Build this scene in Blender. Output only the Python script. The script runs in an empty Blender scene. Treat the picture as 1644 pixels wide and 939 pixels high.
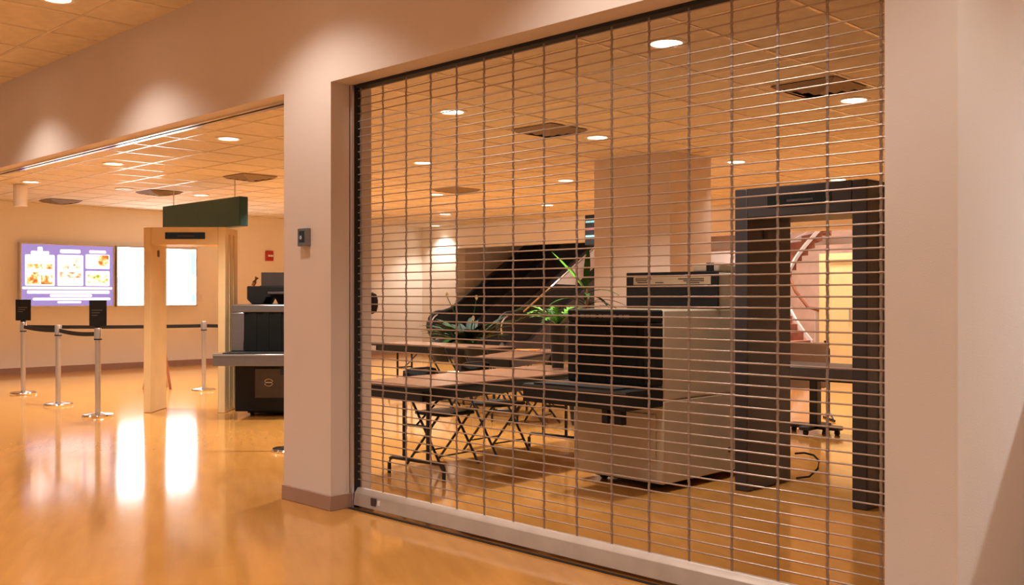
import bpy, bmesh, math, random
from mathutils import Vector, Matrix
R = math.radians
random.seed(7)
scene = bpy.context.scene
COL = scene.collection

# ------------------------------------------------------------------ camera, world, exposure
cam_d = bpy.data.cameras.new('camera'); cam = bpy.data.objects.new('camera', cam_d); COL.objects.link(cam)
cam.location = (0, 0, 1.41); cam.rotation_euler = (R(90), 0, R(44.75))
cam_d.lens = 35; cam_d.sensor_width = 36; cam_d.shift_y = 0.00335; cam_d.clip_end = 200
scene.camera = cam
w = bpy.data.worlds.new('world'); scene.world = w; w.use_nodes = True
w.node_tree.nodes['Background'].inputs[0].default_value = (1.0, 0.80, 0.66, 1)
w.node_tree.nodes['Background'].inputs[1].default_value = 0.34
vs = scene.view_settings
vs.view_transform = 'Standard'; vs.look = 'None'; vs.gamma = 1; vs.use_curve_mapping = False
vs.exposure = 0.15
WARM = (1.0, 0.92, 0.82)      # lamps of the room behind the grille
HALL = (1.0, 0.92, 0.84)      # lamps of the concourse
E_ROOM, E_HALL, E_WASH = 470.0, 350.0, 100.0

# ------------------------------------------------------------------ materials
def mat(name, col, rough=0.5, metal=0.0, var=0.06, scale=6.0, bump=0.0, bscale=60.0, emit=None, estr=0.0, spec=None, stretch=None):
    m = bpy.data.materials.new(name); m.use_nodes = True
    nt = m.node_tree; b = nt.nodes['Principled BSDF']
    b.inputs['Roughness'].default_value = rough; b.inputs['Metallic'].default_value = metal
    if spec is not None: b.inputs['Specular IOR Level'].default_value = spec
    tc = nt.nodes.new('ShaderNodeTexCoord'); mp = nt.nodes.new('ShaderNodeMapping')
    nt.links.new(tc.outputs['Object'], mp.inputs[0])
    if stretch: mp.inputs['Scale'].default_value = stretch
    n = nt.nodes.new('ShaderNodeTexNoise'); n.inputs['Scale'].default_value = scale; n.inputs['Detail'].default_value = 4
    nt.links.new(mp.outputs[0], n.inputs['Vector'])
    r = nt.nodes.new('ShaderNodeValToRGB')
    lo = tuple(max(0, c * (1 - var)) for c in col); hi = tuple(min(1, c * (1 + var)) for c in col)
    r.color_ramp.elements[0].color = (*lo, 1); r.color_ramp.elements[1].color = (*hi, 1)
    r.color_ramp.elements[0].position = .3; r.color_ramp.elements[1].position = .7
    nt.links.new(n.outputs['Fac'], r.inputs[0]); nt.links.new(r.outputs[0], b.inputs['Base Color'])
    if bump:
        n2 = nt.nodes.new('ShaderNodeTexNoise'); n2.inputs['Scale'].default_value = bscale; n2.inputs['Detail'].default_value = 3
        nt.links.new(mp.outputs[0], n2.inputs['Vector'])
        bp = nt.nodes.new('ShaderNodeBump'); bp.inputs['Strength'].default_value = bump; bp.inputs['Distance'].default_value = .01
        nt.links.new(n2.outputs['Fac'], bp.inputs['Height']); nt.links.new(bp.outputs[0], b.inputs['Normal'])
    if emit:
        b.inputs['Emission Color'].default_value = (*emit, 1); b.inputs['Emission Strength'].default_value = estr
    return m

def floor_material():
    m = bpy.data.materials.new('floor_sheet'); m.use_nodes = True
    nt = m.node_tree; b = nt.nodes['Principled BSDF']; L = nt.links.new
    tc = nt.nodes.new('ShaderNodeTexCoord'); mp = nt.nodes.new('ShaderNodeMapping'); L(tc.outputs['Object'], mp.inputs[0])
    mp.inputs['Rotation'].default_value = (0, 0, R(28))
    br = nt.nodes.new('ShaderNodeTexBrick'); br.inputs['Scale'].default_value = 1.0
    br.inputs['Brick Width'].default_value = 1.2; br.inputs['Row Height'].default_value = .16; br.inputs['Mortar Size'].default_value = .0
    br.inputs['Color1'].default_value = (.525, .245, .058, 1); br.inputs['Color2'].default_value = (.56, .264, .065, 1)
    br.inputs['Mortar'].default_value = (.54, .255, .062, 1)
    L(mp.outputs[0], br.inputs['Vector'])
    mp2 = nt.nodes.new('ShaderNodeMapping'); mp2.inputs['Scale'].default_value = (.8, 5, 1); L(mp.outputs[0], mp2.inputs[0])
    n = nt.nodes.new('ShaderNodeTexNoise'); n.inputs['Scale'].default_value = 2.4; n.inputs['Detail'].default_value = 2; L(mp2.outputs[0], n.inputs['Vector'])
    rp = nt.nodes.new('ShaderNodeValToRGB'); rp.color_ramp.elements[0].color = (.92, .90, .87, 1); rp.color_ramp.elements[1].color = (1.05, 1.05, 1.05, 1)
    rp.color_ramp.elements[0].position = .3; rp.color_ramp.elements[1].position = .68
    L(n.outputs['Fac'], rp.inputs[0])
    mx = nt.nodes.new('ShaderNodeMix'); mx.data_type = 'RGBA'; mx.blend_type = 'MULTIPLY'; mx.inputs['Factor'].default_value = 1
    L(br.outputs['Color'], mx.inputs['A']); L(rp.outputs[0], mx.inputs['B']); L(mx.outputs['Result'], b.inputs['Base Color'])
    n3 = nt.nodes.new('ShaderNodeTexNoise'); n3.inputs['Scale'].default_value = 2.2; n3.inputs['Detail'].default_value = 3; L(tc.outputs['Object'], n3.inputs['Vector'])
    r3 = nt.nodes.new('ShaderNodeMapRange'); r3.inputs['To Min'].default_value = .10; r3.inputs['To Max'].default_value = .11; L(n3.outputs['Fac'], r3.inputs['Value'])
    L(r3.outputs[0], b.inputs['Roughness'])
    n4 = nt.nodes.new('ShaderNodeTexNoise'); n4.inputs['Scale'].default_value = 3.0; n4.inputs['Detail'].default_value = 2; L(tc.outputs['Object'], n4.inputs['Vector'])
    bp = nt.nodes.new('ShaderNodeBump'); bp.inputs['Strength'].default_value = .03; bp.inputs['Distance'].default_value = .01
    L(n4.outputs['Fac'], bp.inputs['Height'])
    b.inputs['Specular IOR Level'].default_value = .45
    return m

M = {
 'floor': floor_material(),
 'wall': mat('wall_paint', (.68, .58, .515), .7, var=.025, scale=1.5, bump=.08, bscale=180),
 'wall_grey': mat('wall_paint_pier', (.70, .67, .65), .7, var=.025, scale=1.5, bump=.08, bscale=180),
 'wall_far': mat('wall_paint_far', (.84, .785, .72), .7, var=.03, scale=1.2),
 'wall_peach': mat('wall_peach', (.80, .56, .46), .7, var=.12, scale=2.5),
 'white_paint': mat('white_paint', (.82, .76, .76), .5, var=.02),
 'tile': mat('ceiling_tile', (.72, .62, .48), .85, var=.07, scale=9, bump=.25, bscale=120),
 'tbar': mat('ceiling_grid_metal', (.80, .68, .52), .22, metal=.12, var=.02),
 'slab': mat('ceiling_void', (.30, .22, .15), .9),
 'baseboard': mat('baseboard_vinyl', (.36, .215, .155), .5, var=.04),
 'alu': mat('aluminium', (.66, .62, .59), .33, metal=.9, var=.04, scale=20, stretch=(1, 1, .1)),
 'alu_bar': mat('anodised_bar', (.60, .53, .48), .42, metal=.55, var=.06, scale=8),
 'rod': mat('grille_rod', (.44, .36, .31), .38, metal=.55, var=.03),
 'chain': mat('grille_link', (.36, .29, .25), .4, metal=.7, var=.05),
 'chrome': mat('polished_steel', (.78, .76, .74), .14, metal=1, var=.02),
 'steel': mat('brushed_steel', (.26, .245, .245), .30, metal=.85, var=.06, scale=25, stretch=(1, 1, 8)),
 'black': mat('black_plastic', (.010, .011, .012), .6, var=.2, spec=.3),
 'black_metal': mat('black_enamel', (.010, .010, .012), .35, var=.2),
 'rubber': mat('black_rubber', (.008, .008, .009), .7, var=.2),
 'curtain': mat('lead_curtain', (.009, .010, .010), .6, var=.3, scale=3, spec=.12),
 'charcoal': mat('charcoal_laminate', (.045, .038, .040), .4, var=.12, scale=3),
 'dark_grey': mat('dark_grey_panel', (.075, .062, .060), .45, var=.1),
 'beige_metal': mat('beige_powder_coat', (.52, .43, .31), .5, var=.04, bump=.05, bscale=300),
 'cream': mat('cream_laminate', (.78, .58, .30), .45, var=.05, scale=4),
 'cream_edge': mat('cream_laminate_edge', (.66, .46, .21), .45, var=.05, scale=4),
 'table_top': mat('brown_laminate', (.26, .135, .085), .27, var=.12, scale=14, stretch=(1, 6, 1)),
 'brown': mat('brown_vinyl', (.17, .095, .055), .5, var=.1),
 'wood': mat('reddish_wood', (.30, .10, .04), .4, var=.2, scale=12, stretch=(1, 1, .2)),
 'green_sign': mat('green_sign', (.008, .060, .055), .4, var=.12),
 'leaf': mat('leaf_green', (.022, .085, .014), .65, spec=.2, var=.4, scale=8),
 'leaf_dark': mat('leaf_dark_green', (.006, .024, .007), .65, spec=.2, var=.4, scale=8),
 'leaf_bright': mat('leaf_bright_green', (.10, .32, .03), .4, var=.3, scale=8),
 'petal': mat('pale_petal', (.80, .78, .52), .5, var=.1),
 'pot': mat('dark_pot', (.010, .009, .009), .5, var=.2),
 'soil': mat('soil', (.03, .018, .01), .9, var=.3),
 'paper': mat('paper', (.82, .80, .76), .6, var=.03),
 'cardboard': mat('kraft_card', (.48, .27, .12), .8, var=.08),
 'red': mat('red_plastic', (.45, .03, .02), .4, var=.1),
 'orange': mat('orange_plastic', (.75, .25, .03), .4, var=.1),
 'yellow_door': mat('yellow_door', (.86, .70, .36), .5, var=.06, scale=2),
 'brick_red': mat('tread_red', (.34, .12, .07), .6, var=.25, scale=6),
 'screen_dark': mat('dark_display', (.006, .009, .008), .12, var=.2),
 'label': mat('label_strip', (.50, .38, .26), .5, var=.08),
 'print': mat('dark_print', (.06, .04, .035), .6),
 'print_grey': mat('grey_print', (.16, .15, .15), .6),
 'vent': mat('vent_metal', (.26, .19, .14), .5, metal=.3, var=.1),
 'vent_dark': mat('vent_shadow', (.02, .014, .010), .8),
 'lens': mat('lamp_lens', (.9, .85, .8), .4, emit=(1.0, .80, .60), estr=9.0),
 'lens_off': mat('lamp_lens_unlit', (.75, .60, .42), .4),
 'trim_white': mat('lamp_trim', (.78, .70, .60), .4),
}
def emis(name, col, st):
    return mat(name, tuple(min(1, c * .6) for c in col), .35, emit=col, estr=st)
M['lb_white'] = emis('lightbox_white', (.95, .97, 1.0), 10.0)
M['lb_purple'] = emis('lightbox_purple', (.25, .20, .48), 1.1)
M['lb_card'] = emis('lightbox_card', (1.0, .98, .97), 1.7)
M['lb_cyan'] = emis('lightbox_cyan', (.35, .85, .95), 1.5)
M['screen_cyan'] = emis('screen_cyan', (.25, .55, .60), .5); M['screen_pink'] = emis('screen_pink', (.75, .2, .25), .5)
M['lb_pink'] = emis('lightbox_pink', (1.0, .72, .78), 1.5)
M['lb_cream'] = emis('lightbox_cream', (1.0, .88, .55), 1.5)
def food(name, a, bcol, seedv):
    m = bpy.data.materials.new(name); m.use_nodes = True; nt = m.node_tree; b = nt.nodes['Principled BSDF']
    tc = nt.nodes.new('ShaderNodeTexCoord'); n = nt.nodes.new('ShaderNodeTexNoise'); n.inputs['Scale'].default_value = 11; n.inputs['Detail'].default_value = 4
    mp = nt.nodes.new('ShaderNodeMapping'); mp.inputs['Location'].default_value = (seedv, seedv * 2, seedv * 3)
    nt.links.new(tc.outputs['Object'], mp.inputs[0]); nt.links.new(mp.outputs[0], n.inputs['Vector'])
    r = nt.nodes.new('ShaderNodeValToRGB'); r.color_ramp.elements[0].color = (*a, 1); r.color_ramp.elements[1].color = (1, .97, .92, 1)
    e = r.color_ramp.elements.new(.5); e.color = (*bcol, 1); r.color_ramp.elements[0].position = .36; r.color_ramp.elements[2].position = .60
    nt.links.new(n.outputs['Fac'], r.inputs[0]); nt.links.new(r.outputs[0], b.inputs['Emission Color']); nt.links.new(r.outputs[0], b.inputs['Base Color'])
    b.inputs['Emission Strength'].default_value = 1.3
    return m
M['food'] = [food('food_photo_warm', (.35, .10, .02), (.9, .45, .15), 1.3), food('food_photo_pink', (.45, .18, .10), (.95, .65, .5), 4.1), food('food_photo_green', (.25, .3, .03), (.85, .85, .45), 7.7)]

# ------------------------------------------------------------------ mesh helpers
def new(): return bmesh.new()
def box(bm, x0, x1, y0, y1, z0, z1):
    v = [bm.verts.new((x, y, z)) for x in (x0, x1) for y in (y0, y1) for z in (z0, z1)]
    for f in ((0, 1, 3, 2), (4, 6, 7, 5), (0, 4, 5, 1), (2, 3, 7, 6), (0, 2, 6, 4), (1, 5, 7, 3)): bm.faces.new([v[i] for i in f])
    return v
def prism(bm, poly, a0, a1, axis='z'):
    """poly: list of 2D points extruded from a0 to a1 along axis (x: points are y,z / y: x,z / z: x,y)"""
    def P(p, a): return {'x': (a, p[0], p[1]), 'y': (p[0], a, p[1]), 'z': (p[0], p[1], a)}[axis]
    A = [bm.verts.new(P(p, a0)) for p in poly]; B = [bm.verts.new(P(p, a1)) for p in poly]
    n = len(poly); bm.faces.new(A); bm.faces.new(B[::-1])
    for i in range(n): bm.faces.new((A[i], B[i], B[(i + 1) % n], A[(i + 1) % n]))
def tube(bm, pts, r, n=8, r1=None):
    pts = [Vector(p) for p in pts]; rings = []; k = len(pts)
    for i, p in enumerate(pts):
        d = (pts[min(i + 1, k - 1)] - pts[max(i - 1, 0)]).normalized()
        up = Vector((0, 0, 1)) if abs(d.z) < .9 else Vector((1, 0, 0))
        a = d.cross(up).normalized(); b = d.cross(a).normalized()
        rr = r if r1 is None else r + (r1 - r) * i / (k - 1)
        rings.append([bm.verts.new(p + (a * math.cos(2 * math.pi * j / n) + b * math.sin(2 * math.pi * j / n)) * rr) for j in range(n)])
    for i in range(k - 1):
        for j in range(n): bm.faces.new((rings[i][j], rings[i][(j + 1) % n], rings[i + 1][(j + 1) % n], rings[i + 1][j]))
    bm.faces.new(rings[0][::-1]); bm.faces.new(rings[-1])
def lathe(bm, prof, n=24, c=(0, 0, 0)):
    rings = []
    for (r, z) in prof:
        if r < 1e-6: rings.append([bm.verts.new((c[0], c[1], c[2] + z))])
        else: rings.append([bm.verts.new((c[0] + r * math.cos(2 * math.pi * j / n), c[1] + r * math.sin(2 * math.pi * j / n), c[2] + z)) for j in range(n)])
    for A, B in zip(rings, rings[1:]):
        for j in range(n):
            q = [A[j % len(A)], A[(j + 1) % len(A)], B[(j + 1) % len(B)], B[j % len(B)]]
            q2 = []
            for v in q:
                if v not in q2: q2.append(v)
            if len(q2) > 2:
                try: bm.faces.new(q2)
                except ValueError: pass
def rrect(x0, x1, y0, y1, r, n=5):
    P = []
    for cx, cy, a in ((x1 - r, y1 - r, 0), (x0 + r, y1 - r, 90), (x0 + r, y0 + r, 180), (x1 - r, y0 + r, 270)):
        for i in range(n + 1):
            t = R(a + 90 * i / n); P.append((cx + r * math.cos(t), cy + r * math.sin(t)))
    return P
def obj(name, bm, m, parent=None, bevel=0.0, smooth=True, loc=None, rot=None):
    bmesh.ops.recalc_face_normals(bm, faces=bm.faces[:])
    me = bpy.data.meshes.new(name); bm.to_mesh(me); bm.free()
    me.materials.append(M[m] if isinstance(m, str) else m)
    if smooth:
        for p in me.polygons: p.use_smooth = True
        me.set_sharp_from_angle(angle=R(35))
    o = bpy.data.objects.new(name, me); COL.objects.link(o)
    if bevel:
        b = o.modifiers.new('bevel', 'BEVEL'); b.width = bevel; b.segments = 2; b.limit_method = 'ANGLE'
    if parent: o.parent = parent
    if loc: o.location = loc
    if rot: o.rotation_euler = rot
    return o
def B(name, m, parent, *boxes, bevel=0.0):
    bm = new()
    for b in boxes: box(bm, *b)
    return obj(name, bm, m, parent, bevel)
def tag(o, label, cat, group=None):
    o['label'] = label; o['category'] = cat
    if group: o['group'] = group
    return o
def thing(name, label, cat, loc=(0, 0, 0), rz=0, group=None):
    o = bpy.data.objects.new(name, None); COL.objects.link(o); o.location = loc; o.rotation_euler = (0, 0, rz); o.empty_display_size = .1
    return tag(o, label, cat, group)
def struct(o): o['kind'] = 'structure'; return o
def copy_tree(o, parent=None):
    c = o.copy(); COL.objects.link(c)
    if parent: c.parent = parent
    for ch in list(o.children): copy_tree(ch, c)
    return c
def dup(root, loc, rz, label, group=None):
    c = copy_tree(root); c.location = loc; c.rotation_euler = (0, 0, rz); c['label'] = label
    if group: c['group'] = group
    return c
def mesh_of(o): return o.data

# ------------------------------------------------------------------ structure
ZC, ZH, ZO = 3.10, 3.72, 2.815            # room ceiling, concourse ceiling, opening height
struct(B('floor', 'floor', None, (-24, 7, -6, 27, -.12, 0)))
# front wall: pillar, pier, header over both openings
struct(B('wall_front', 'wall', None, (-24, -1.43, 3.8, 4.05, ZO, ZH + .02)))
struct(B('wall_pillar', 'wall', None, (-6.0, -5.44, 3.8, 4.13, 0, ZO)))
struct(B('wall_right', 'wall_grey', None, (-1.71, -1.43, 3.8, 16.0, 0, ZO), (-1.71, -1.43, 4.05, 16.0, ZO, 5.2)))
struct(B('baseboard_front', 'baseboard', None, (-6.012, -5.428, 3.788, 4.142, 0, .10), bevel=.004))
struct(B('wall_left', 'wall_far', None, (-19.2, -19.0, 4.05, 16.2, 0, ZC + .2)))
struct(B('baseboard_left', 'baseboard', None, (-19.0, -18.985, 4.05, 16.0, 0, .11), (-18.985, -17.7, 15.985, 16.0, 0, .11)))
struct(B('wall_back', 'wall_far', None, (-19.0, -17.7, 16.0, 16.25, 0, ZC + .2), (-17.7, -1.71, 16.0, 16.25, 2.55, 5.2)))
struct(B('wall_stairwell', 'wall', None, (-17.95, -17.7, 16.25, 26, 0, 5.2)))
struct(B('wall_atrium', 'wall_peach', None, (-17.7, 5, 25.0, 25.2, 0, 5.2)))
struct(B('ceiling_atrium', 'wall_far', None, (-18, -1.43, 16.25, 25.2, 5.2, 5.3)))
struct(B('wall_column', 'wall', None, (-8.02, -6.87, 9.55, 10.4, 0, ZC)))
struct(B('trim_1', 'rubber', None, (-5.44, -1.71, 3.925, 3.95, 0, .004)))

# ceilings: grid bars and tiles
def grid_ceiling(name, z, x0, x1, y0, y1, cx, cy, px, py, seen):
    root = struct(B(name, 'slab', None, (x0, x1, y0, y1, z + .03, z + .12)))
    bm = new(); box(bm, -px / 2 + .013, px / 2 - .013, -py / 2 + .013, py / 2 - .013, 0, .022)
    proto = obj('ceiling_tile', bm, 'tile', root); tm = proto.data
    xs = []; k = math.ceil((x0 - cx) / px)
    i0, i1 = math.ceil((x0 - cx) / px - .5), math.floor((x1 - cx) / px + .5)
    j0, j1 = math.ceil((y0 - cy) / py - .5), math.floor((y1 - cy) / py + .5)
    cells = []
    for i in range(i0, i1 + 1):
        for j in range(j0, j1 + 1):
            x, y = cx + i * px, cy + j * py
            if x - px / 2 < x0 - .02 or x + px / 2 > x1 + .02 or y - py / 2 < y0 - .02 or y + py / 2 > y1 + .02:
                cells.append((9, x, y)); continue
            r = .7102 * x + .704 * y; f = -.704 * x + .7102 * y
            vis = f > .5 and abs(r / f) < .56 and (z - 1.41) / f < .33 and seen(x, y)
            cells.append(((0 if vis else 1) , x, y, f))
    vis = sorted([c for c in cells if c[0] == 0], key=lambda c: c[3])[:300]
    rest = [c for c in cells if c not in vis]
    for k, c in enumerate(vis):
        o = proto if k == 0 else bpy.data.objects.new('ceiling_tile', tm)
        if k: COL.objects.link(o); o.parent = root
        o.location = (c[1], c[2], z + .005)
    if rest:
        bm = new()
        for c in rest:
            a0, a1 = max(x0, c[1] - px / 2 + .013), min(x1, c[1] + px / 2 - .013)
            b0, b1 = max(y0, c[2] - py / 2 + .013), min(y1, c[2] + py / 2 - .013)
            if a1 - a0 > .03 and b1 - b0 > .03: box(bm, a0, a1, b0, b1, z + .005, z + .027)
        o = obj('ceiling_tile_field', bm, 'tile', root); o['kind'] = 'stuff'
    bmx = new(); box(bmx, -.012, .012, y0, y1, 0, .03); pm = None
    for i in range(i0, i1 + 2):
        x = cx + (i - .5) * px
        if x < x0 + .02 or x > x1 - .02: continue
        if pm is None: o = obj('grid_bar', bmx, 'tbar', root); pm = o.data
        else: o = bpy.data.objects.new('grid_bar', pm); COL.objects.link(o); o.parent = root
        o.location = (x, 0, z)
    bmy = new(); box(bmy, x0, x1, -.012, .012, 0, .03); pm = None
    for j in range(j0, j1 + 2):
        y = cy + (j - .5) * py
        if y < y0 + .02 or y > y1 - .02: continue
        if pm is None: o = obj('grid_bar', bmy, 'tbar', root); pm = o.data
        else: o = bpy.data.objects.new('grid_bar', pm); COL.objects.link(o); o.parent = root
        o.location = (0, y, z + .0008)
    return root
GX, GY = -3.95, 5.45; PX, PY = 2.87, 2.72
grid_ceiling('ceiling', ZC, -19.0, -1.71, 4.05, 16.0, GX, GY, PX / 4, PY / 4, lambda x, y: True)
grid_ceiling('ceiling_hall', ZH, -24, 7, -6, 3.8, -7.95, 3.0, PX / 4, PY / 4, lambda x, y: True)
grid_ceiling('ceiling_side', ZH, -1.43, 7, 3.8, 9, -.6, 5.0, PX / 4, PY / 4, lambda x, y: False)

# ------------------------------------------------------------------ ceiling lamps
def fixture(name, x, y, z, label, group, energy, color, size=.26, lit=True, cone=120, blend=.9):
    t = thing(name, label, 'ceiling light', (x, y, z), 0, group)
    bm = new(); lathe(bm, [(size / 2 - .025, 0), (size / 2 - .025, -.008), (size / 2, -.012), (size / 2 + .012, -.004), (size / 2 + .012, .004)], 28); obj('trim_ring', bm, 'trim_white', t)
    bm = new(); lathe(bm, [(0, -.003), (size / 2 - .026, -.003), (size / 2 - .026, .002), (0, .002)], 28); obj('lens', bm, 'lens' if lit else 'lens_off', t)
    if lit:
        ld = bpy.data.lights.new('lamp', 'SPOT'); ld.energy = energy; ld.color = color; ld.spot_size = R(cone); ld.spot_blend = blend; ld.shadow_soft_size = .09
        lo = bpy.data.objects.new('lamp', ld); COL.objects.link(lo); lo.parent = t; lo.location = (0, 0, -.03)
    return t
GR = 'downlights in the ceiling of the room'
room_lights = [(0, 0), (0, 1), (1, 0), (1, 1), (1, 2), (1, 3), (2, 0), (2, 1), (2, 2), (2, 3), (3, 0), (3, 1), (3, 2), (3, 3), (4, 0), (4, 1), (4, 2), (4, 3), (0, 2), (0, 3)]
where = {(0, 0): 'just inside the grille in front of the beige scanner', (0, 1): 'behind the diffuser over the dark detector', (0, 2): 'above the pedestal table behind the dark detector', (0, 3): 'before the back opening near the curved stair',
 (1, 0): 'over the middle of the long folding table', (1, 1): 'over the tall plant in front of the column', (1, 2): 'close behind the side of the column', (1, 3): 'between the column and the back opening',
 (2, 0): 'over the black scanner and its console', (2, 1): 'over the chairs between the far tables', (2, 2): 'between the far crosswise table and the column', (2, 3): 'in front of the overhead bulkhead behind the column',
 (3, 0): 'over the barrier post without a sign', (3, 1): 'just right of the green hanging sign', (3, 2): 'behind the diffuser towards the escalator', (3, 3): 'above the right newel of the escalator',
 (4, 0): 'next to the cylinder lamp', (4, 1): 'behind the green hanging sign', (4, 2): 'over the open floor before the red alarm', (4, 3): 'above the left newel of the escalator'}
for (i, j) in room_lights:
    fixture('downlight', GX - i * PX, 6.10 if (i, j) == (1, 0) else GY + j * PY, ZC, 'round lit downlight ' + where[(i, j)], GR, E_ROOM * (1.1 if (i == 0 and j > 1) or (i, j) == (1, 0) else (.30, .55, .80, 1.15, 1.2)[i]), WARM if i < 3 else (1.0, .95, .89))
fixture('downlight', -18.15, 15.7, ZC, 'round lit downlight washing the far wall beside the escalator', None, E_ROOM * .3, (1, .88, .74), cone=115, blend=.7)
fixture('downlight', -15.4, 6.85, ZC, 'round unlit downlight in the tiled ceiling near the menu light box', None, 0, WARM, lit=False)
for x in (-12.8, -10.35, -7.95, -5.45, -3.0, -.6):
    fixture('concourse_downlight', x, 3.0, ZH, 'round lit downlight in the high ceiling close to the header wall', 'downlights along the concourse header wall', E_WASH, HALL, size=.26, cone=122, blend=.6)
fixture('concourse_downlight', -.80, 7.06, ZH, 'added unseen lamp raking the side of the grey end wall', None, E_HALL * 4.5, (1, .95, .91), cone=150)  # unseen lamp added to throw the diagonal shadow on the end wall
struct(B('added_shadow_wall', 'wall_grey', None, (-1.43, -.3, 5.0, 5.15, 0, 1.46)))  # unseen half wall added only to block that lamp and cut the shadow
for x, y in ((-3.5, .2), (-7.5, .2), (-11.5, .2), (1.0, .2), (-1.2, -2.8), (-5.5, -2.8)):
    fixture('concourse_downlight', x, y, ZH, 'round lit downlight in the high ceiling out over the open concourse', 'downlights over the open concourse', E_HALL, HALL, cone=130)
# can light hanging in the room
t = thing('cylinder_downlight', 'pale cylinder lamp mounted on the room ceiling above the barrier posts', 'ceiling light', (-16.0, 5.5, ZC))
bm = new(); lathe(bm, [(0, 0), (.10, 0), (.10, -.32), (.09, -.33), (.085, -.30), (0, -.30)], 28); obj('housing', bm, 'white_paint', t)

# vents
def vent(x, y, label, s=.56):
    t = thing('ceiling_vent', label, 'vent', (x, y, ZC), 0, 'square air diffusers in the room ceiling')
    bm = new()
    for k, q in enumerate((s / 2, s / 2 - .07, s / 2 - .14, s / 2 - .21)):
        if q > .04:
            z = -.004 - .012 * k; b = q - .045
            v0 = [bm.verts.new((sx * q, sy * q, z)) for sx, sy in ((1, 1), (-1, 1), (-1, -1), (1, -1))]
            v1 = [bm.verts.new((sx * b, sy * b, z - .03)) for sx, sy in ((1, 1), (-1, 1), (-1, -1), (1, -1))]
            for i in range(4): bm.faces.new((v0[i], v0[(i + 1) % 4], v1[(i + 1) % 4], v1[i]))
            obj('louver', bm, 'vent', t); bm = new()
    bm.free()
    B('duct', 'vent_dark', t, (-s / 2 + .01, s / 2 - .01, -s / 2 + .01, s / 2 - .01, -.003, .003))
for x, y, l in ((-6.85, 7.45, 'square air diffuser in the ceiling over the folding tables'), (-3.9, 7.45, 'square air diffuser in the ceiling over the dark walk-through detector'),
                (-11.75, 10.6, 'square air diffuser in the ceiling towards the escalator'), (-12.55, 7.4, 'square air diffuser in the ceiling right of the green sign'),
                (-15.45, 7.45, 'square air diffuser in the ceiling left of the green sign'), (-18.1, 6.9, 'square air diffuser in the ceiling just above the menu light box')):
    vent(x, y, l)

# ------------------------------------------------------------------ rolling grille
GXL, GXR, GYP = -5.44, -1.71, 4.0
g = thing('rolling_grille', 'closed metal rolling grille of thin rods filling the wide opening', 'grille', (0, 0, 0))
bm = new(); tube(bm, [(GXL + .03, 0, 0), (GXR - .02, 0, 0)], .0038, 8); pr = None
z = 1.762
while z > .16: z -= .0508
z += .0508
while z < ZO - .01:
    if pr is None: pr = obj('rod', bm, 'rod', g); o = pr
    else: o = bpy.data.objects.new('rod', pr.data); COL.objects.link(o); o.parent = g
    o.location = (0, GYP, z); ztop = z; z += .0508
zs = []
z = ztop
while z > .14: zs.append(z); z -= .0508
bm = new()
for k, zz in enumerate(zs):
    y = -.001 if k % 2 else -.004
    box(bm, -.006, .006, y, y + .003, zz - .030 if zz > .19 else .10, zz + .030 if k else ZO)
    tube(bm, [(-.0075, 0, zz), (.0075, 0, zz)], .0065, 8)
pc = obj('link_chain', bm, 'chain', g); pc.location = (-1.815, GYP, 0)
for k in range(1, 16):
    o = bpy.data.objects.new('link_chain', pc.data); COL.objects.link(o); o.parent = g; o.location = (-1.815 - .2378 * k, GYP, 0)
bm = new(); prism(bm, [(GYP - .045, .022), (GYP + .045, .022), (GYP + .04, .10), (GYP + .012, .135), (GYP - .012, .135), (GYP - .035, .105)], GXL + .035, GXR - .03, 'x')
bb = obj('bottom_bar', bm, 'alu_bar', g, .003)
o = B('badge', 'print', bb, (-5.215, -5.165, GYP - .046, GYP - .036, .045, .095)); o['label'] = 'small dark badge on the bottom bar'
B('tag_sticker', 'paper', bb, (-5.145, -5.125, GYP - .0455, GYP - .0365, .055, .085))
for x0, x1 in ((GXL, GXL + .03), (GXR - .028, GXR)):
    gd = B('side_guide', 'alu', g, (x0, x1, GYP - .05, GYP - .035, .0, ZO), (x0, x1, GYP + .02, GYP + .035, .0, ZO), (x0 if x0 < -3 else x1 - .006, x0 + .006 if x0 < -3 else x1, GYP - .05, GYP + .035, 0, ZO))
    B('guide_slot', 'rubber', gd, (x0 + .008, x1 - .004, GYP - .033, GYP + .018, .0, ZO))
B('header_slot', 'rubber', g, (GXL + .03, GXR - .03, GYP - .03, GYP + .045, ZO - .02, ZO))
# rolled-up grille slot over the open doorway
t = thing('grille_track', 'bright metal slot trim under the header of the open doorway', 'trim', (0, 0, 0))
B('slot_strip', 'chrome', t, (-23.5, -6.0, 3.925, 3.955, ZO - .012, ZO - .001)); B('slot_strip', 'chrome', t, (-23.5, -6.0, 3.985, 4.03, ZO - .012, ZO - .001))
B('slot_gap', 'rubber', t, (-23.5, -6.0, 3.955, 3.985, ZO - .006, ZO - .001))

# keypad on the pillar
t = thing('key_switch', 'small metal key switch box on the pillar', 'switch', (-5.725, 3.8, 1.805))
B('cover', 'steel', t, (-.055, .055, -.035, 0, -.06, .06), bevel=.004); B('recess', 'screen_dark', t, (-.032, .028, -.037, -.033, -.035, .042))
bm = new(); lathe(bm, [(0, 0), (.014, 0), (.014, .008), (0, .008)], 16); obj('key_barrel', bm, 'chrome', t, rot=(R(90), 0, 0), loc=(-.002, -.036, -.002))
t = thing('wall_bumper', 'black rounded fitting at the back edge of the pillar', 'fitting', (-5.44, 4.13, 1.36))
bm = new(); lathe(bm, [(0, -.075), (.03, -.06), (.04, -.02), (.04, .02), (.03, .06), (0, .075)], 16); obj('body', bm, 'rubber', t, loc=(-.044, .041, 0))

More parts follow.
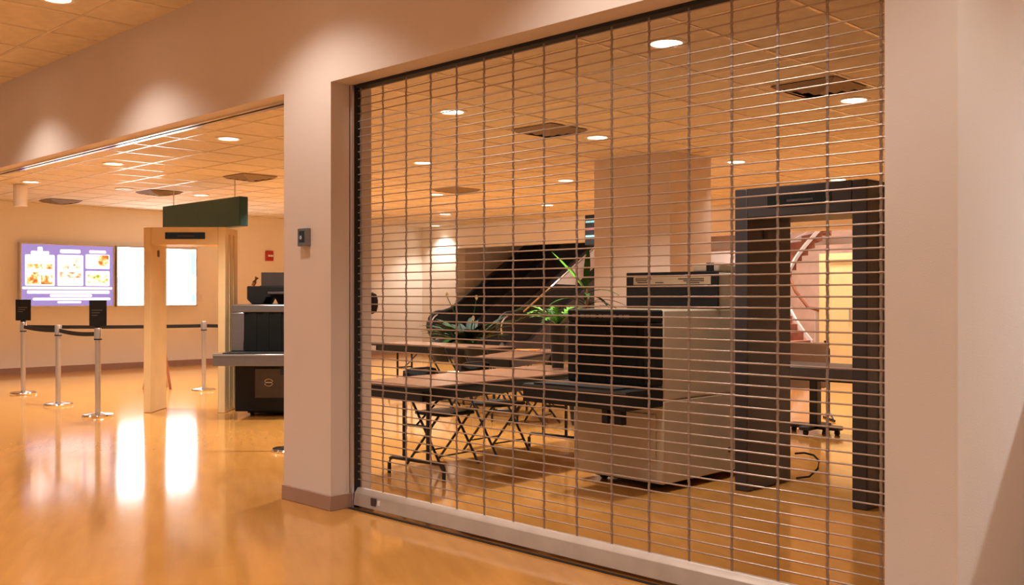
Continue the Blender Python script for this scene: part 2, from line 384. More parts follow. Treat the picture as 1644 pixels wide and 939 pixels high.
# ------------------------------------------------------------------ light boxes on the left wall
def lightbox(name, y0, y1, label):
    t = thing(name, label, 'light box', (-19.0, (y0 + y1) / 2, 1.2)); h = 1.18; a = (y1 - y0) / 2
    B('frame', 'alu', t, (0, .12, -a, a, 0, .03), (0, .12, -a, a, h - .03, h), (0, .12, -a, -a + .03, .03, h - .03), (0, .12, a - .03, a, .03, h - .03), bevel=.004)
    return t, a, h
t, a, h = lightbox('menu_light_box', 6.48, 8.21, 'backlit purple menu board with rows of food pictures')
pn = B('panel', 'lb_purple', t, (.0, .10, -a + .03, a - .03, .03, h - .03))
def card(m, y0, y1, z0, z1, d=.006, nm='picture_card', mm=None):
    # y, z as fractions of the panel (left, bottom)
    Y = lambda q: -a + .03 + q * (2 * a - .06); Zf = lambda q: .03 + q * (h - .06)
    bm = new(); prism(bm, rrect(Y(y0), Y(y1), Zf(z0), Zf(z1), .02, 3), .1, .1 + d, 'x'); return obj(nm, bm, m, pn)
card('lb_card', .04, .35, .33, .83); card('lb_card', .17, .22, .83, .96, nm='title_print'); card('lb_card', .10, .29, .83, .89, nm='title_print')
card('lb_card', .38, .66, .33, .84); card('lb_card', .41, .63, .87, .93, nm='title_print'); card('lb_card', .69, .96, .62, .86); card('lb_card', .69, .96, .33, .58)
card('lb_pink', .73, .92, .88, .93, nm='title_print')
F_ = M['food']
for m_, q in ((F_[0], (.06, .33, .60, .68)), (F_[0], (.06, .18, .35, .55)), (F_[0], (.20, .33, .35, .50)), (F_[1], (.40, .50, .60, .72)), (F_[1], (.55, .64, .62, .80)), (F_[1], (.40, .64, .46, .56)), (F_[0], (.83, .95, .67, .85)), (F_[2], (.71, .94, .38, .52))):
    card(m_, *q, d=.010, nm='food_picture')
for q, m_ in (((.01, .99, .27, .31), 'lb_cream'), ((.06, .96, .20, .25), 'lb_card'), ((.30, .76, .145, .185), 'lb_card'), ((.12, .97, .09, .13), 'lb_card'), ((.38, .64, .04, .075), 'lb_pink')):
    card(m_, *q, nm='text_line')
t, a, h = lightbox('poster_light_box', 8.24, 9.92, 'overexposed white backlit poster box beside the menu board')
pn = B('panel', 'lb_white', t, (.0, .10, -a + .03, a - .03, .03, h - .03))
card('lb_cyan', .93, .995, .55, .95, nm='print'); card('lb_cyan', .94, .995, .05, .2, nm='print'); card('lb_cyan', .005, .03, .05, .5, nm='print')

# wall fittings
t = thing('fire_alarm', 'small red fire alarm pull station on the far wall', 'alarm', (-19, 11.65, 2.28))
B('box', 'red', t, (0, .06, -.09, .09, -.11, .11), bevel=.01); B('lever', 'white_paint', t, (.06, .07, -.05, .07, -.02, .02))
t = thing('wall_outlet', 'small white cover plate on the far wall beside the poster box', 'outlet', (-19, 10.05, 1.37))
B('plate', 'white_paint', t, (0, .012, -.05, .05, -.08, .08), bevel=.004); B('socket', 'trim_white', t, (.012, .016, -.02, .02, -.045, .045))

# hanging green sign
t = thing('hanging_sign', 'long dark green sign box hanging from the ceiling over the cream detector', 'sign', (-14.1, 7.5, 2.42))
B('body', 'green_sign', t, (-1.2, 1.2, -.07, .07, 0, .43), bevel=.01)
for x in (-.95, .95):
    bm = new(); tube(bm, [(x, 0, .43), (x, 0, ZC - 2.42)], .008, 8); obj('rod', bm, 'alu', t)

# ------------------------------------------------------------------ walk-through detectors
def detector(name, label, loc, rz, w, d, h, pw, mm, me, ms):
    t = thing(name, label, 'metal detector', loc, rz)
    for s in (-1, 1):
        x0, x1 = (-w / 2, -w / 2 + pw) if s < 0 else (w / 2 - pw, w / 2)
        p = B('side_panel', mm, t, (x0, x1, 0.0, d, .0, h), bevel=.008)
        ex = x0 if s < 0 else x1
        for q in (.30, .62):
            B('groove_strip', me, p, (min(ex, ex + s * .008), max(ex, ex + s * .008), d * q, d * q + .06, .03, h - .08))
        B('foot_plate', 'rubber', p, (x0 + .01, x1 - .01, d * .72, d * .8, .03, .12))
    hd = B('crossbar', mm, t, (-w / 2 + pw, w / 2 - pw, .0, d, h - .21, h), bevel=.006)
    B('display', ms, hd, (-.23, .25, -.006, .004, h - .145, h - .065))
    B('indicator', 'print', hd, (-.08, .12, -.008, -.005, h - .115, h - .10))
    B('sensor', 'print', t, (-w / 2 + pw - .001, -w / 2 + pw + .006, .22, .28, h - .35, h - .27))
    return t
detector('walk_through_detector', 'dark grey walk-through metal detector behind the grille', (-3.44, 6.27, 0), 0, 1.0, .62, 2.18, .105, 'charcoal', 'dark_grey', 'screen_dark')
detector('walk_through_detector', 'cream walk-through metal detector by the barrier posts', (-11.25, 5.74, 0), R(44.75), .985, .55, 2.24, .09, 'cream', 'cream_edge', 'screen_dark')

# ------------------------------------------------------------------ x-ray machines
def xray(loc, label, beige, rz=0):
    t = thing('xray_scanner', label, 'baggage scanner', loc, rz)       # local: x 0..0.85 to the right, y 0 = body front, going back
    body = 'beige_metal' if beige else 'black'; hood = 'black' if beige else 'steel'
    W = .85; hx = .07 if beige else 0.0
    B('lower_body', body, t, (0, W, 0, 1.5, .06, .66), bevel=.012)
    B('upper_body', body, t, (0, W, 0, 1.5, .66, 1.31), bevel=.012)
    B('plinth', 'rubber', t, (.12, W - .12, .12, 1.38, .03, .06))
    for x in (.16, W - .16):
        for y in (.18, 1.32):
            bm = new(); tube(bm, [(x - .02, y, .032), (x + .02, y, .032)], .032, 14); obj('caster', bm, 'rubber', t)
    # conveyor bed in front
    bed = B('conveyor_bed', 'black' if beige else 'steel', t, (-.13, W, -.43, .0, .62, .755), bevel=.006)
    B('belt', 'rubber', bed, (-.02, W - .10, -.425, 0, .755, .768))
    B('edge_strip', 'dark_grey' if beige else 'chrome', bed, (-.13, W, -.434, -.43, .735, .748))
    B('bed_bracket', 'black', bed, (W - .22, W - .17, -.42, -.36, .52, .62)); B('bed_bracket', 'black', bed, (W - .11, W - .05, -.42, -.36, .52, .62))
    # tunnel hood
    hd = B('tunnel_hood', hood, t, (hx, W, -.15, 0, 1.22, 1.31), (hx, .15, -.15, 0, .77, 1.22), (W - .06, W, -.15, 0, .77, 1.22), bevel=.012)
    for k in range(9):
        x = .15 + k * (W - .21) / 9
        B('curtain_strip', 'curtain', hd, (x + .0006, x + (W - .21) / 9 - .0006, -.135 - .006 * (k % 2), -.125 - .006 * (k % 2), .775, 1.22))
    B('access_panel', 'dark_grey' if not beige else 'beige_metal', t, (.24, W - .06, -.012, 0, .22, .56), bevel=.004)
    return t
t = xray((-5.08, 5.80, 0), 'beige baggage x-ray scanner with black tunnel hood behind the grille', True)
hood = [c for c in t.children if c.name.startswith('tunnel_hood')][0]
x = .12
for k, wd in enumerate((.05, .04, .035, .05, .03, .06, .045, .03, .05)):
    B('lettering', 'print_grey', hood, (x, x + wd, -.1525, -.149, 1.25, 1.275)); x += wd + (.012 if k % 3 else .03)
cab = B('electronics_cabin', 'beige_metal', t, (-.0, .85, .70, 1.45, 1.31, 1.59), bevel=.015)
fr = B('cabin_front', 'black', t, (-.02, .86, .68, .70, 1.31, 1.60), bevel=.005)
B('label_strip', 'label', fr, (.06, .80, .674, .681, 1.50, 1.565))
for x0, x1, z0 in ((.08, .24, 1.545), (.08, .19, 1.53), (.10, .20, 1.515), (.28, .36, 1.513), (.50, .74, 1.54), (.55, .74, 1.525), (.58, .70, 1.51)):
    B('print_line', 'print', fr, (x0, x1, .672, .675, z0, z0 + .007))
bm = new(); prism(bm, [(.72, 1.59), (.72, 1.66), (.80, 1.67), (.98, 1.655), (1.35, 1.64), (1.42, 1.59)], .60, .84, 'x'); cp = obj('top_cover', bm, 'beige_metal', t, .02)
B('cover_latch', 'black', cp, (.74, .80, .705, .72, 1.59, 1.665))
bt = B('cable_port', 'print', t, (.849, .853, .84, .88, .20, .24))
t2 = xray((-10.49, 5.98, 0), 'black baggage x-ray scanner with steel hood beside the cream detector', False, R(44.75))
ap = [c for c in t2.children if c.name.startswith('access_panel')][0]
bm = new(); tube(bm, [(.40 + .045 * math.cos(k / 12 * math.pi) , -.014, .41 + .03 * math.sin(k / 12 * math.pi)) for k in range(13)], .006, 6); obj('emblem', bm, 'alu', ap)
bm = new(); tube(bm, [(.40 + .045 * math.cos(k / 12 * math.pi) , -.014, .39 - .03 * math.sin(k / 12 * math.pi)) for k in range(13)], .006, 6); obj('emblem', bm, 'alu', ap)
B('emblem', 'alu', ap, (.36, .44, -.015, -.012, .395, .405))
# things on top of the second scanner
t = thing('monitor_console', 'black monitor console on top of the black scanner', 'console', (-10.73, 6.54, 1.31), R(44.75))
bm = new(); prism(bm, [(-.22, .22), (-.22, .06), (-.16, 0), (-.02, 0), (.02, .08), (.12, .08), (.16, 0), (.6, 0), (.6, .22)], -.05, .45, 'y'); obj('housing', bm, 'black', t, .012)
B('keyboard_tray', 'dark_grey', t, (.06, .58, -.16, -.05, .12, .15), bevel=.006)
t = thing('brown_carton', 'dull brown box resting on the monitor console', 'box', (-10.77, 6.79, 1.53), R(44.75))
B('body', 'dark_grey', t, (-.22, .25, -.15, .2, 0, .17), bevel=.006); B('flap', 'brown', t, (-.25, -.22, -.1, .1, 0, .008))
t = thing('small_scanner_wand', 'small brown hand item propped on the monitor console', 'wand', (-10.93, 6.48, 1.53), R(44.75))
bm = new(); tube(bm, [(0, 0, .005), (.02, 0, .05), (.05, 0, .11)], .022, 8, .03); obj('body', bm, 'wood', t)

# ------------------------------------------------------------------ stanchions
def stanchion(loc, label, sign=None):
    t = thing('barrier_post', label, 'barrier post', (*loc, 0), 0, 'belt barrier posts')
    bm = new(); lathe(bm, [(0, 0), (.175, 0), (.178, .012), (.17, .028), (.06, .04), (.03, .05), (0, .05)], 32); obj('base', bm, 'chrome', t)
    bm = new(); lathe(bm, [(0, .04), (.032, .04), (.032, .93), (0, .93)], 20); obj('pole', bm, 'alu', t)
    bm = new(); lathe(bm, [(0, .91), (.042, .91), (.042, 1.02), (.036, 1.035), (0, 1.035)], 20); obj('belt_head', bm, 'alu', t)
    bm = new(); lathe(bm, [(.0425, .895), (.0445, .895), (.0445, .91), (.0425, .91)], 20); obj('collar', bm, 'rubber', t)
    if sign is not None:
        s = B('sign_panel', 'black', t, (-.105, .105, -.012, .012, 1.055, 1.36), bevel=.006); s.rotation_euler = (0, 0, sign)
        for k in range(3):
            B('print_line', 'print_grey', s, (-.07, .06 - .03 * k, -.0135, -.0115, 1.24 - .03 * k, 1.246 - .03 * k))
        b2 = B('sign_bracket', 'black', t, (-.03, .03, -.02, .02, 1.03, 1.06)); b2.rotation_euler = (0, 0, sign)
    return t
S = [(-15.1, 5.23), (-13.2, 5.0), (-11.66, 4.87), (-13.7, 7.3), (-7.80, 5.02)]
L_ = ['silver barrier post with a black sign panel under the menu board', 'silver barrier post without a sign between the two sign posts', 'silver barrier post with a black sign panel next to the cream detector',
      'silver barrier post seen through the cream detector', 'silver barrier post mostly hidden behind the pillar']
P_ = [stanchion(S[i], L_[i], [R(50), None, R(38), None, None][i]) for i in range(5)]
def belt(post, a, b, sag, z=.965):
    A, Bv = Vector((*S[a], z)) - Vector((*S[post], 0)), Vector((*b, z)) - Vector((*S[post], 0))
    bm = new(); rows = []; n = 14
    d = (Bv - A).normalized(); nx = Vector((-d.y, d.x, 0)) * .0015
    A = A + d * .046; Bv = Bv - d * .046
    for k in range(n + 1):
        u = k / n; p = A.lerp(Bv, u); p.z -= sag * 4 * u * (1 - u)
        rows.append([bm.verts.new(p + nx + Vector((0, 0, .025))), bm.verts.new(p - nx + Vector((0, 0, .025))), bm.verts.new(p - nx - Vector((0, 0, .025))), bm.verts.new(p + nx - Vector((0, 0, .025)))])
    for r0, r1 in zip(rows, rows[1:]):
        for j in range(4): bm.faces.new((r0[j], r0[(j + 1) % 4], r1[(j + 1) % 4], r1[j]))
    bm.faces.new(rows[0]); bm.faces.new(rows[-1][::-1])
    obj('belt', bm, 'rubber', P_[post])
belt(0, 0, S[1], .015); belt(1, 1, S[2], .02); belt(0, 0, S[3], .01); 
belt(3, 3, (-12.9, 8.1), .004, .965)
# wooden easel behind the cream detector
t = thing('wooden_easel', 'reddish wooden easel standing behind the cream detector', 'easel', (-14.36, 6.89, 0), R(44.75))
for p, q in (((-.20, 0, 0), (-.06, .05, .85)), ((.20, 0, 0), (.06, .05, .85)), ((0, .40, 0), (0, .06, .85))):
    bm = new(); tube(bm, [p, q], .022, 6); obj('leg', bm, 'wood', t)
B('shelf', 'wood', t, (-.10, .10, -.02, .05, .55, .58)); B('top_rail', 'wood', t, (-.09, .09, .03, .07, .82, .86))

# ------------------------------------------------------------------ folding tables
def ftable(loc, rz, L, Wd, label, group=None):
    t = thing('folding_table', label, 'table', (*loc, 0), rz, group)      # long axis = local y, centred
    bm = new(); prism(bm, rrect(-Wd / 2, Wd / 2, -L / 2, L / 2, .06), .733, .745); tp = obj('table_top', bm, 'table_top', t)
    bm = new(); prism(bm, rrect(-Wd / 2 - .004, Wd / 2 + .004, -L / 2 - .004, L / 2 + .004, .063), .712, .7325); obj('edge_band', bm, 'black', tp)
    a = .07
    B('apron', 'black_metal', t, (-Wd / 2 + a, -Wd / 2 + a + .025, -L / 2 + a, L / 2 - a, .625, .712), (Wd / 2 - a - .025, Wd / 2 - a, -L / 2 + a, L / 2 - a, .625, .712),
      (-Wd / 2 + a, Wd / 2 - a, -L / 2 + a, -L / 2 + a + .025, .625, .712), (-Wd / 2 + a, Wd / 2 - a, L / 2 - a - .025, L / 2 - a, .625, .712))
    for s in (-1, 1):
        y = s * (L / 2 - .33)
        for x in (-.13, .13):
            bm = new(); tube(bm, [(x, y, .712), (x, y, .13)], .015, 10); obj('leg', bm, 'black_metal', t)
        h = Wd / 2 - .10
        pts = [(-h, y, .0), (-h, y, .09), (-h + .012, y, .118), (-h + .04, y, .13), (h - .04, y, .13), (h - .012, y, .118), (h, y, .09), (h, y, 0)]
        bm = new(); tube(bm, pts, .015, 10); obj('foot_bar', bm, 'black_metal', t)
        bm = new(); tube(bm, [(0, y, .40), (0, y - s * .42, .70)], .008, 6); obj('brace', bm, 'black_metal', t)
        B('cross_rail', 'black_metal', t, (-.13, .13, y - .008, y + .008, .39, .41))
    return t
ftable((-6.06, 5.86), R(5), 2.44, .80, 'long brown folding table right behind the grille beside the beige scanner')
ftable((-10.28, 8.98), R(90), 2.2, .76, 'far brown folding table standing crosswise in front of the escalator')
ftable((-8.12, 8.36), R(24), 1.8, .50, 'brown folding table set at an angle between the near table and the column')

# folding chairs
def fchair():
    t = thing('folding_chair', 'x', 'chair', (0, 0, 0), 0, 'black folding chairs at the tables')     # faces +x
    wd = .205
    for s in (-1, 1):
        bm = new(); tube(bm, [(.20, s * (wd + .012), 0), (-.16, s * (wd + .012), .55), (-.255, s * (wd + .012), .70), (-.28, s * (wd - .02), .775), (-.285, s * (wd - .10), .79)], .011, 8); obj('leg', bm, 'black_metal', t)
        bm = new(); tube(bm, [(-.24, s * (wd - .012), 0), (.13, s * (wd - .012), .43)], .011, 8); obj('leg', bm, 'black_metal', t)
    bm = new(); tube(bm, [(-.285, -wd + .10, .79), (-.285, wd - .10, .79)], .011, 8); obj('top_rail', bm, 'black_metal', t)
    bm = new(); prism(bm, rrect(-.18, .21, -wd + .012, wd - .012, .06), .425, .45); obj('seat', bm, 'black', t, .008)
    bm = new()
    rows = []
    for k in range(9):
        y = -wd + .02 + k * (2 * wd - .04) / 8; bow = .03 * (1 - ((k - 4) / 4) ** 2)
        rows.append([bm.verts.new((-.205 - bow, y, .60)), bm.verts.new((-.285 - bow, y, .775)), bm.verts.new((-.297 - bow, y, .775)), bm.verts.new((-.217 - bow, y, .60))])
    for r0, r1 in zip(rows, rows[1:]):
        for j in range(4): bm.faces.new((r0[j], r0[(j + 1) % 4], r1[(j + 1) % 4], r1[j]))
    bm.faces.new(rows[0]); bm.faces.new(rows[-1][::-1]); obj('backrest', bm, 'black', t)
    bm = new(); tube(bm, [(.13, -wd, .18 * .55), (.13, wd, .18 * .55)], .007, 6); obj('stretcher', bm, 'black_metal', t)
    bm = new(); tube(bm, [(-.15, -wd + .012, .105), (-.15, wd - .012, .105)], .007, 6); obj('stretcher', bm, 'black_metal', t)
    return t
ch = fchair(); ch.location = (-6.28, 5.52, 0); ch.rotation_euler = (0, 0, R(5))
ch['label'] = 'black folding chair tucked under the near end of the long table, papers on its seat'
dup(ch, (-6.47, 6.33, 0), R(3), 'black folding chair tucked under the long table next to the beige scanner')
dup(ch, (-8.74, 8.48, 0), R(88), 'black folding chair pushed in at the crosswise far table, back to the grille')
dup(ch, (-9.26, 8.34, 0), R(80), 'black folding chair beside the crosswise far table, white papers on its seat')
dup(ch, (-7.55, 7.95, 0), R(200), 'black folding chair at the angled table, facing the escalator')
for nm, loc, rz, lab in (('paper_sheet', (-6.22, 5.50, .4505), .3, 'white papers lying on a chair seat under the long table'), ('paper_sheet', (-9.25, 8.36, .4505), .8, 'white papers lying on the chair at the far table')):
    t = thing(nm, lab, 'paper', loc, rz)
    B('sheet', 'paper', t, (-.10, .11, -.14, .14, 0, .004)); B('sheet', 'paper', t, (-.13, .07, -.10, .17, .004, .008))
t = thing('orange_folder', 'flat orange folder lying on the angled table', 'folder', (-8.42, 8.75, .745), .5)
B('cover', 'orange', t, (-.15, .15, -.11, .11, 0, .012)); B('tab', 'paper', t, (-.05, .06, -.125, -.11, .002, .010))

# ------------------------------------------------------------------ plants
def leaf(bm, base, direction, length, width, droop, n=7, fold=.25):
    d = Vector(direction).normalized(); side = d.cross(Vector((0, 0, 1)))
    side = side.normalized() if side.length > 1e-3 else Vector((1, 0, 0))
    rows = []; p = Vector(base); step = length / n; v = d.copy()
    for k in range(n + 1):
        u = k / n; wv = width * (math.sin(math.pi * min(1, u * .92 + .08)) ** .8) * .5
        rows.append((bm.verts.new(p - side * wv + Vector((0, 0, fold * wv))), bm.verts.new(p), bm.verts.new(p + side * wv + Vector((0, 0, fold * wv)))))
        v = (v + Vector((0, 0, -droop / n))).normalized(); p = p + v * step
    for a_, b_ in zip(rows, rows[1:]):
        bm.faces.new((a_[0], a_[1], b_[1], b_[0])); bm.faces.new((a_[1], a_[2], b_[2], b_[1]))
def potted(name, label, loc, pr_, ph):
    t = thing(name, label, 'plant', loc)
    bm = new(); lathe(bm, [(0, 0), (pr_ * .75, 0), (pr_, ph), (pr_ * .93, ph), (pr_ * .9, ph - .03), (0, ph - .03)], 24); p = obj('pot', bm, 'pot', t)
    bm = new(); lathe(bm, [(0, ph - .028), (pr_ * .9, ph - .028), (0, ph - .02)], 20); obj('soil', bm, 'soil', p)
    return t
t = potted('dracaena_plant', 'tall green plant with strap leaves beside the column', (-7.1, 8.3, 0), .2, .42)
bm = new(); tube(bm, [(0, 0, .39), (.02, 0, .9), (.0, .02, 1.50)], .02, 8, .012); obj('stem', bm, 'wood', t)
rn = random.Random(3)
for k in range(22):
    a_ = k * 2.4; z0 = 1.02 + .42 * k / 22; el = .35 + .5 * rn.random()
    bm = new(); leaf(bm, (.0, .0, z0), (math.cos(a_), math.sin(a_), el), .45 + .15 * rn.random(), .055, 1.2); obj('leaf', bm, 'leaf_dark' if k % 3 else 'leaf', t)
for dx, dy, l_, m_ in ((-.72, -.2, .62, 'leaf_bright'), (-.3, -.5, .35, 'leaf_bright'), (.15, -.1, .5, 'leaf')):
    bm = new(); leaf(bm, (0, .01, 1.46), (dx, dy, .95), l_, .075, .25); obj('leaf', bm, m_, t)
t = potted('fern_plant', 'small feathery fern in a dark pot at the far end of the long table', (-6.22, 6.88, .745), .075, .40)
for k in range(26):
    a_ = k * 2.39; bm = new()
    d = Vector((math.cos(a_), math.sin(a_), .9 + .7 * rn.random())); base = Vector((0, 0, .39)); L2 = .36 + .16 * rn.random()
    p = base.copy(); v = d.normalized()
    for q in range(9):
        v = (v + Vector((0, 0, -.16))).normalized(); p2 = p + v * L2 / 9
        sd = v.cross(Vector((0, 0, 1))).normalized(); wv = .05 * math.sin(math.pi * (q + 1) / 10.5)
        for s in (-1, 1):
            A = [p + Vector((0, 0, 0)), p2, p2 + sd * s * wv + v * .02]
            bm.faces.new([bm.verts.new(x_) for x_ in A])
        p = p2
    obj('frond', bm, 'leaf' if k % 2 else 'leaf_bright', t)
t = potted('peace_lily', 'dark leafy peace lily with pale flowers before the escalator newel', (-11.15, 10.30, 0), .24, .62)
for k in range(48):
    a_ = k * 2.4; bm = new(); leaf(bm, (.06 * math.cos(a_), .06 * math.sin(a_), .60), (math.cos(a_), math.sin(a_), .8 + rn.random() * 1.2), .60 + .32 * rn.random(), .13, 1.1); obj('leaf', bm, 'leaf_dark' if k % 4 else 'leaf', t)
for dx, dy, hh in ((-.26, -.20, 1.40), (.12, .06, 1.36), (.22, -.1, 1.05)):
    bm = new(); tube(bm, [(0, 0, .6), (dx * .4, dy * .4, hh * .7), (dx, dy, hh)], .006, 6); st = obj('flower_stem', bm, 'leaf', t)
    bm = new(); leaf(bm, (dx, dy, hh - .02), (.2, -.2, 1), .09, .045, .1, 5, .6); obj('flower', bm, 'petal', st)

# ------------------------------------------------------------------ escalator
t = thing('escalator', 'dark escalator with black balustrades rising beside the far wall', 'escalator', (0, 0, 0))
Y0, Yb, SL, Y1 = 14.3, 14.85, .62, 20.5
def rail_pts(off=0.0):
    """handrail path in (y, z): loop round the newel, then flat, then up the slope"""
    P = [(Y0 + .55, .45)]
    for k in range(0, 13):
        th = R(270 - k * 15); P.append((Y0 + .32 + .30 * math.cos(th), .75 + .30 * math.sin(th)))
    P += [(Yb - .1, 1.055), (Yb + .15, 1.12), (Y1, 1.12 + SL * (Y1 - Yb - .15))]
    return P
for X in (-16.8, -14.6):
    P = rail_pts()
    prof = P + [(Y1, .45 + SL * (Y1 - Yb - .15)), (Yb + .30, .47)]
    bm = new(); prism(bm, prof, X - .02, X + .02, 'x'); bal = obj('balustrade', bm, 'black', t, smooth=False)
    bm = new(); tube(bm, [(X, p[0], p[1] + .0) for p in P], .045, 8); obj('handrail', bm, 'rubber', t)
    bm = new(); tube(bm, [(X + .035, Y0 + .32 + .25 * math.cos(R(270 - k * 15)), .75 + .25 * math.sin(R(270 - k * 15))) for k in range(4, 12)], .02, 6); obj('rail_trim', bm, 'alu', bal)
    bm = new(); prism(bm, [(Y0 + .15, 0), (Y0 + .05, .3), (Y0 + .25, .45), (Yb + .3, .47), (Y1, .45 + SL * (Y1 - Yb - .15)), (Y1, 0)], X - .12, X + .12, 'x'); obj('skirt', bm, 'charcoal', t)
    bm = new(); prism(bm, [(16.0, 1.05 + SL * 1.0), (Y1, 1.05 + SL * (Y1 - 15.0)), (Y1, .60 + SL * (Y1 - 15.0)), (16.7, .60 + SL * 1.7)], X + .021, X + .027, 'x'); obj('deck_sheen_panel', bm, 'chrome', bal, smooth=False)  # chrome strip added to give the upper balustrade a shiny white reflection
    if X > -15:
        bm = new(); tube(bm, [(X + .05, Yb + .15, 1.07), (X + .05, Y1, 1.07 + SL * (Y1 - Yb - .15))], .03, 6); obj('rail_trim', bm, 'chrome', bal)
for k in range(16):
    y = Y0 + .6 + k * .36; zt = .02 if k < 2 else .02 + SL * .36 * (k - 1)
    B('step', 'charcoal', t, (-16.66, -14.74, y, y + .37, max(0, zt - .24), zt + .0))
# hung information screen near the column
t = thing('information_screen', 'dark overhead information screen hung beside the column', 'screen', (-9.59, 11.61, 2.18))
B('housing', 'black', t, (-.30, .30, -.06, .06, 0, .46), bevel=.01)
for k, m_ in enumerate(('screen_cyan', 'screen_pink', 'screen_cyan')): B('display_row', m_, t, (-.28, .28, -.064, -.058, .12 + .11 * k, .15 + .11 * k))
B('bracket', 'black', t, (-.03, .03, -.03, .03, .46, ZC - 2.18))

# ------------------------------------------------------------------ right: pedestal table, brown seat back, cable
t = thing('pedestal_table', 'dark pedestal table on a low flat foot behind the grey detector', 'table', (-5.0, 9.48, 0))
B('table_top', 'charcoal', t, (-.75, .75, -.38, .38, .60, .70), bevel=.01); B('under_frame', 'black_metal', t, (-.65, .65, -.30, .30, .56, .60))
B('column', 'black_metal', t, (-.045, .045, -.045, .045, .085, .56), bevel=.006)
B('foot', 'black_metal', t, (-.28, .28, -.06, .06, .045, .09), bevel=.012); B('foot', 'black_metal', t, (-.06, .06, -.24, .24, .045, .09), bevel=.012)
for x, y in ((-.24, 0), (.24, 0), (0, -.20), (0, .20)):
    bm = new(); tube(bm, [(x - .02, y, .024), (x + .02, y, .024)], .024, 12); obj('caster', bm, 'rubber', t)
t = thing('privacy_screen', 'brown padded panel with black tube frame behind the pedestal table', 'panel', (-5.63, 10.38, 0), R(44.75))
bm = new(); prism(bm, rrect(-.22, .28, .36, .88, .05), -.02, .02, 'y'); obj('panel', bm, 'brown', t, .006)
for x in (-.24, .30):
    bm = new(); tube(bm, [(x, -.15, .015), (x, 0, .10), (x, 0, .80), (x + (.05 if x < 0 else -.05), 0, .90)], .012, 8); obj('frame_tube', bm, 'black_metal', t)
    bm = new(); tube(bm, [(x, -.2, .012), (x, .2, .012)], .012, 8); obj('foot', bm, 'black_metal', t)
t = thing('power_cable', 'loop of black cable on the floor by the grey detector', 'cable', (-3.72, 6.98, 0))
bm = new(); tube(bm, [(-.12, .0, .008), (-.02, .02, .03), (.05, .02, .10), (.06, .02, .16), (.02, .01, .20), (-.05, 0, .21), (-.12, -.02, .20)], .008, 6); obj('cord', bm, 'rubber', t)

# ------------------------------------------------------------------ atrium: curved stair, doors
CXs, CYs = -10.05, 19.6
rt, dp = Vector((.7102, .704, 0)), Vector((-.704, .7102, 0))
t = thing('curved_staircase', 'curved staircase with white stringers and red-brown treads beyond the back opening', 'staircase', (CXs, CYs, 0))
def hp(phi, rad, z): return rt * (rad * math.cos(R(phi))) + dp * (rad * math.sin(R(phi))) + Vector((0, 0, z))
def hz(phi): return .45 + (232 - phi) * .0163
def ribbon(name, rad, dz0, dz1, th, m_, ph0=232, ph1=70, n=40, f=hz):
    bm = new(); rows = []
    for k in range(n + 1):
        ph = ph0 + (ph1 - ph0) * k / n
        rows.append([bm.verts.new(hp(ph, rad + s * th / 2, max(.0, f(ph) + dz))) for s, dz in ((-1, dz0), (1, dz0), (1, dz1), (-1, dz1))])
    for a_, b_ in zip(rows, rows[1:]):
        for j in range(4): bm.faces.new((a_[j], a_[(j + 1) % 4], b_[(j + 1) % 4], b_[j]))
    bm.faces.new(rows[0]); bm.faces.new(rows[-1][::-1]); return obj(name, bm, m_, t)
ribbon('stringer', .86, -.05, .06, .05, 'white_paint'); ribbon('stringer', 1.95, -.06, .05, .05, 'white_paint')
bm = new(); tube(bm, [hp(180, .84, 1.75), hp(181, .88, 2.1), hp(178, .86, 2.4), hp(172, .78, 2.75)], .03, 8); obj('post_band', bm, 'white_paint', t)
for k in range(16):
    p0 = 230 - k * 10; z = hz(p0 - 5) - .06
    bm = new(); q = [hp(p0, .89, z), hp(p0, 1.92, z), hp(p0 - 10, 1.92, z), hp(p0 - 10, .89, z)]
    T_ = [bm.verts.new(v) for v in q]; D_ = [bm.verts.new(v - Vector((0, 0, min(.16, z - .01)))) for v in q]
    bm.faces.new(T_); bm.faces.new(D_[::-1])
    for i in range(4): bm.faces.new((T_[i], D_[i], D_[(i + 1) % 4], T_[(i + 1) % 4]))
    obj('tread', bm, 'brick_red', t)
bm = new(); tube(bm, [hp(238, .80, 1.13), hp(225, .84, 1.18), hp(205, .86, 1.50), hp(190, .86, 1.78), hp(178, .86, 1.95)], .035, 8); obj('handrail', bm, 'wood', t)
bm = new(); tube(bm, [hp(238 + k * 6, .86 - .06 * k, 1.13) for k in range(5)], .04, 8); obj('handrail', bm, 'wood', t)
bm = new()
nv = [hp(236 + k * 7, .86 - .06 * k, 0) for k in range(5)]
lo_ = [bm.verts.new(v) for v in nv]; hi_ = [bm.verts.new(v + Vector((0, 0, 1.1))) for v in nv]
lo2 = [bm.verts.new(v + dp * .06) for v in nv]; hi2 = [bm.verts.new(v + dp * .06 + Vector((0, 0, 1.1))) for v in nv]
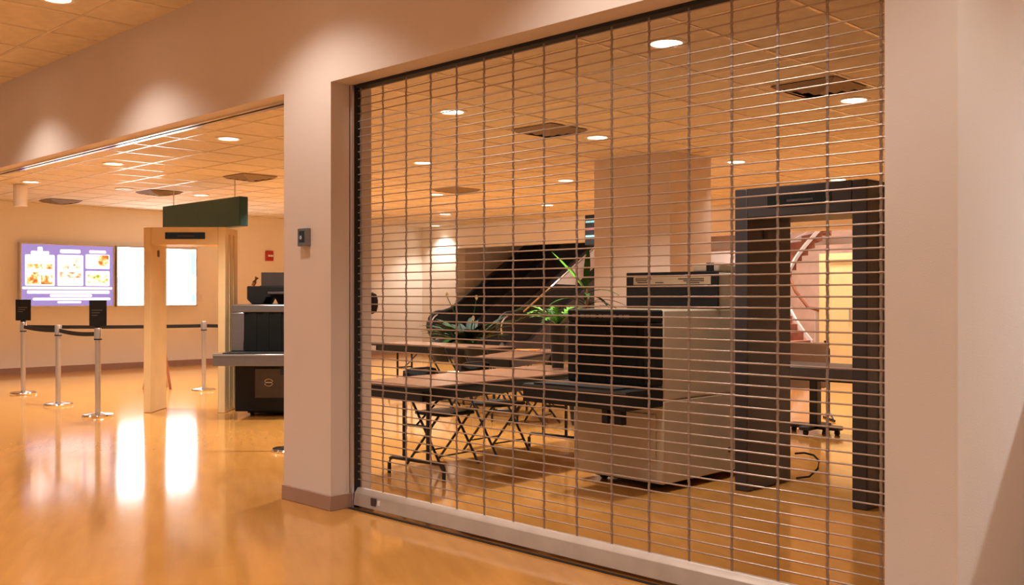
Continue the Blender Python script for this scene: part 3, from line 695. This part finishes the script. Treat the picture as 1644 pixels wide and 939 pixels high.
for k in range(4):
    bm.faces.new((lo_[k], lo_[k + 1], hi_[k + 1], hi_[k])); bm.faces.new((lo2[k], lo2[k + 1], hi2[k + 1], hi2[k])); bm.faces.new((hi_[k], hi_[k + 1], hi2[k + 1], hi2[k]))
bm.faces.new((lo_[0], hi_[0], hi2[0], lo2[0])); bm.faces.new((lo_[4], hi_[4], hi2[4], lo2[4]))
obj('newel_panel', bm, 'white_paint', t)
# doors beyond
struct(B('wall_vestibule', 'yellow_door', None, (-9.62, -9.46, 18.4, 18.6, 0, 2.12), (-8.9, -8.7, 18.4, 18.6, 0, 2.12), (-9.62, -7.2, 18.4, 18.6, 2.12, 2.25), (-7.3, -7.2, 18.4, 18.6, 0, 2.12)))
dr = struct(B('door_1', 'yellow_door', None, (-9.46, -8.9, 18.45, 18.5, .01, 2.12))); B('door_handle', 'alu', dr, (-9.0, -8.97, 18.40, 18.45, .95, 1.15))
dr = struct(B('door_2', 'yellow_door', None, (-8.7, -7.3, 18.45, 18.5, .01, 2.12))); B('door_handle', 'alu', dr, (-8.6, -8.57, 18.40, 18.45, .95, 1.15))
struct(B('trim_2', 'white_paint', None, (-17.7, -1.71, 21.8, 22.0, 2.62, 2.80)))
t = thing('white_partition', 'white curved partition panel beyond the back opening right of the column', 'partition', (-11.9, 19.0, 0))
bm = new(); prism(bm, [(-.75, 0), (-.25, -.08), (.25, -.05), (.6, .06), (.6, .12), (.25, .01), (-.25, -.02), (-.75, .06)], 0, 2.4); obj('panel', bm, 'white_paint', t)
for q in (-.3, .1):
    bm = new(); tube(bm, [(q, -.10, 1.5), (q + .12, -.09, 1.8), (q + .30, -.06, 2.3)], .02, 6); obj('streak_rail', bm, 'alu', t)
for x, y in ((-10.6, 17.4), (-13.0, 22.3), (-8.3, 17.0), (-10.2, 22.5)):
    fixture('atrium_fill_lamp', x, y, 5.2, 'added unseen fill lamp in the high ceiling beyond the back opening', 'added fill lamps of the space beyond the back opening', 650, (1, .86, .76), cone=140)  # unseen lamps added to brighten the stair backdrop and the doors
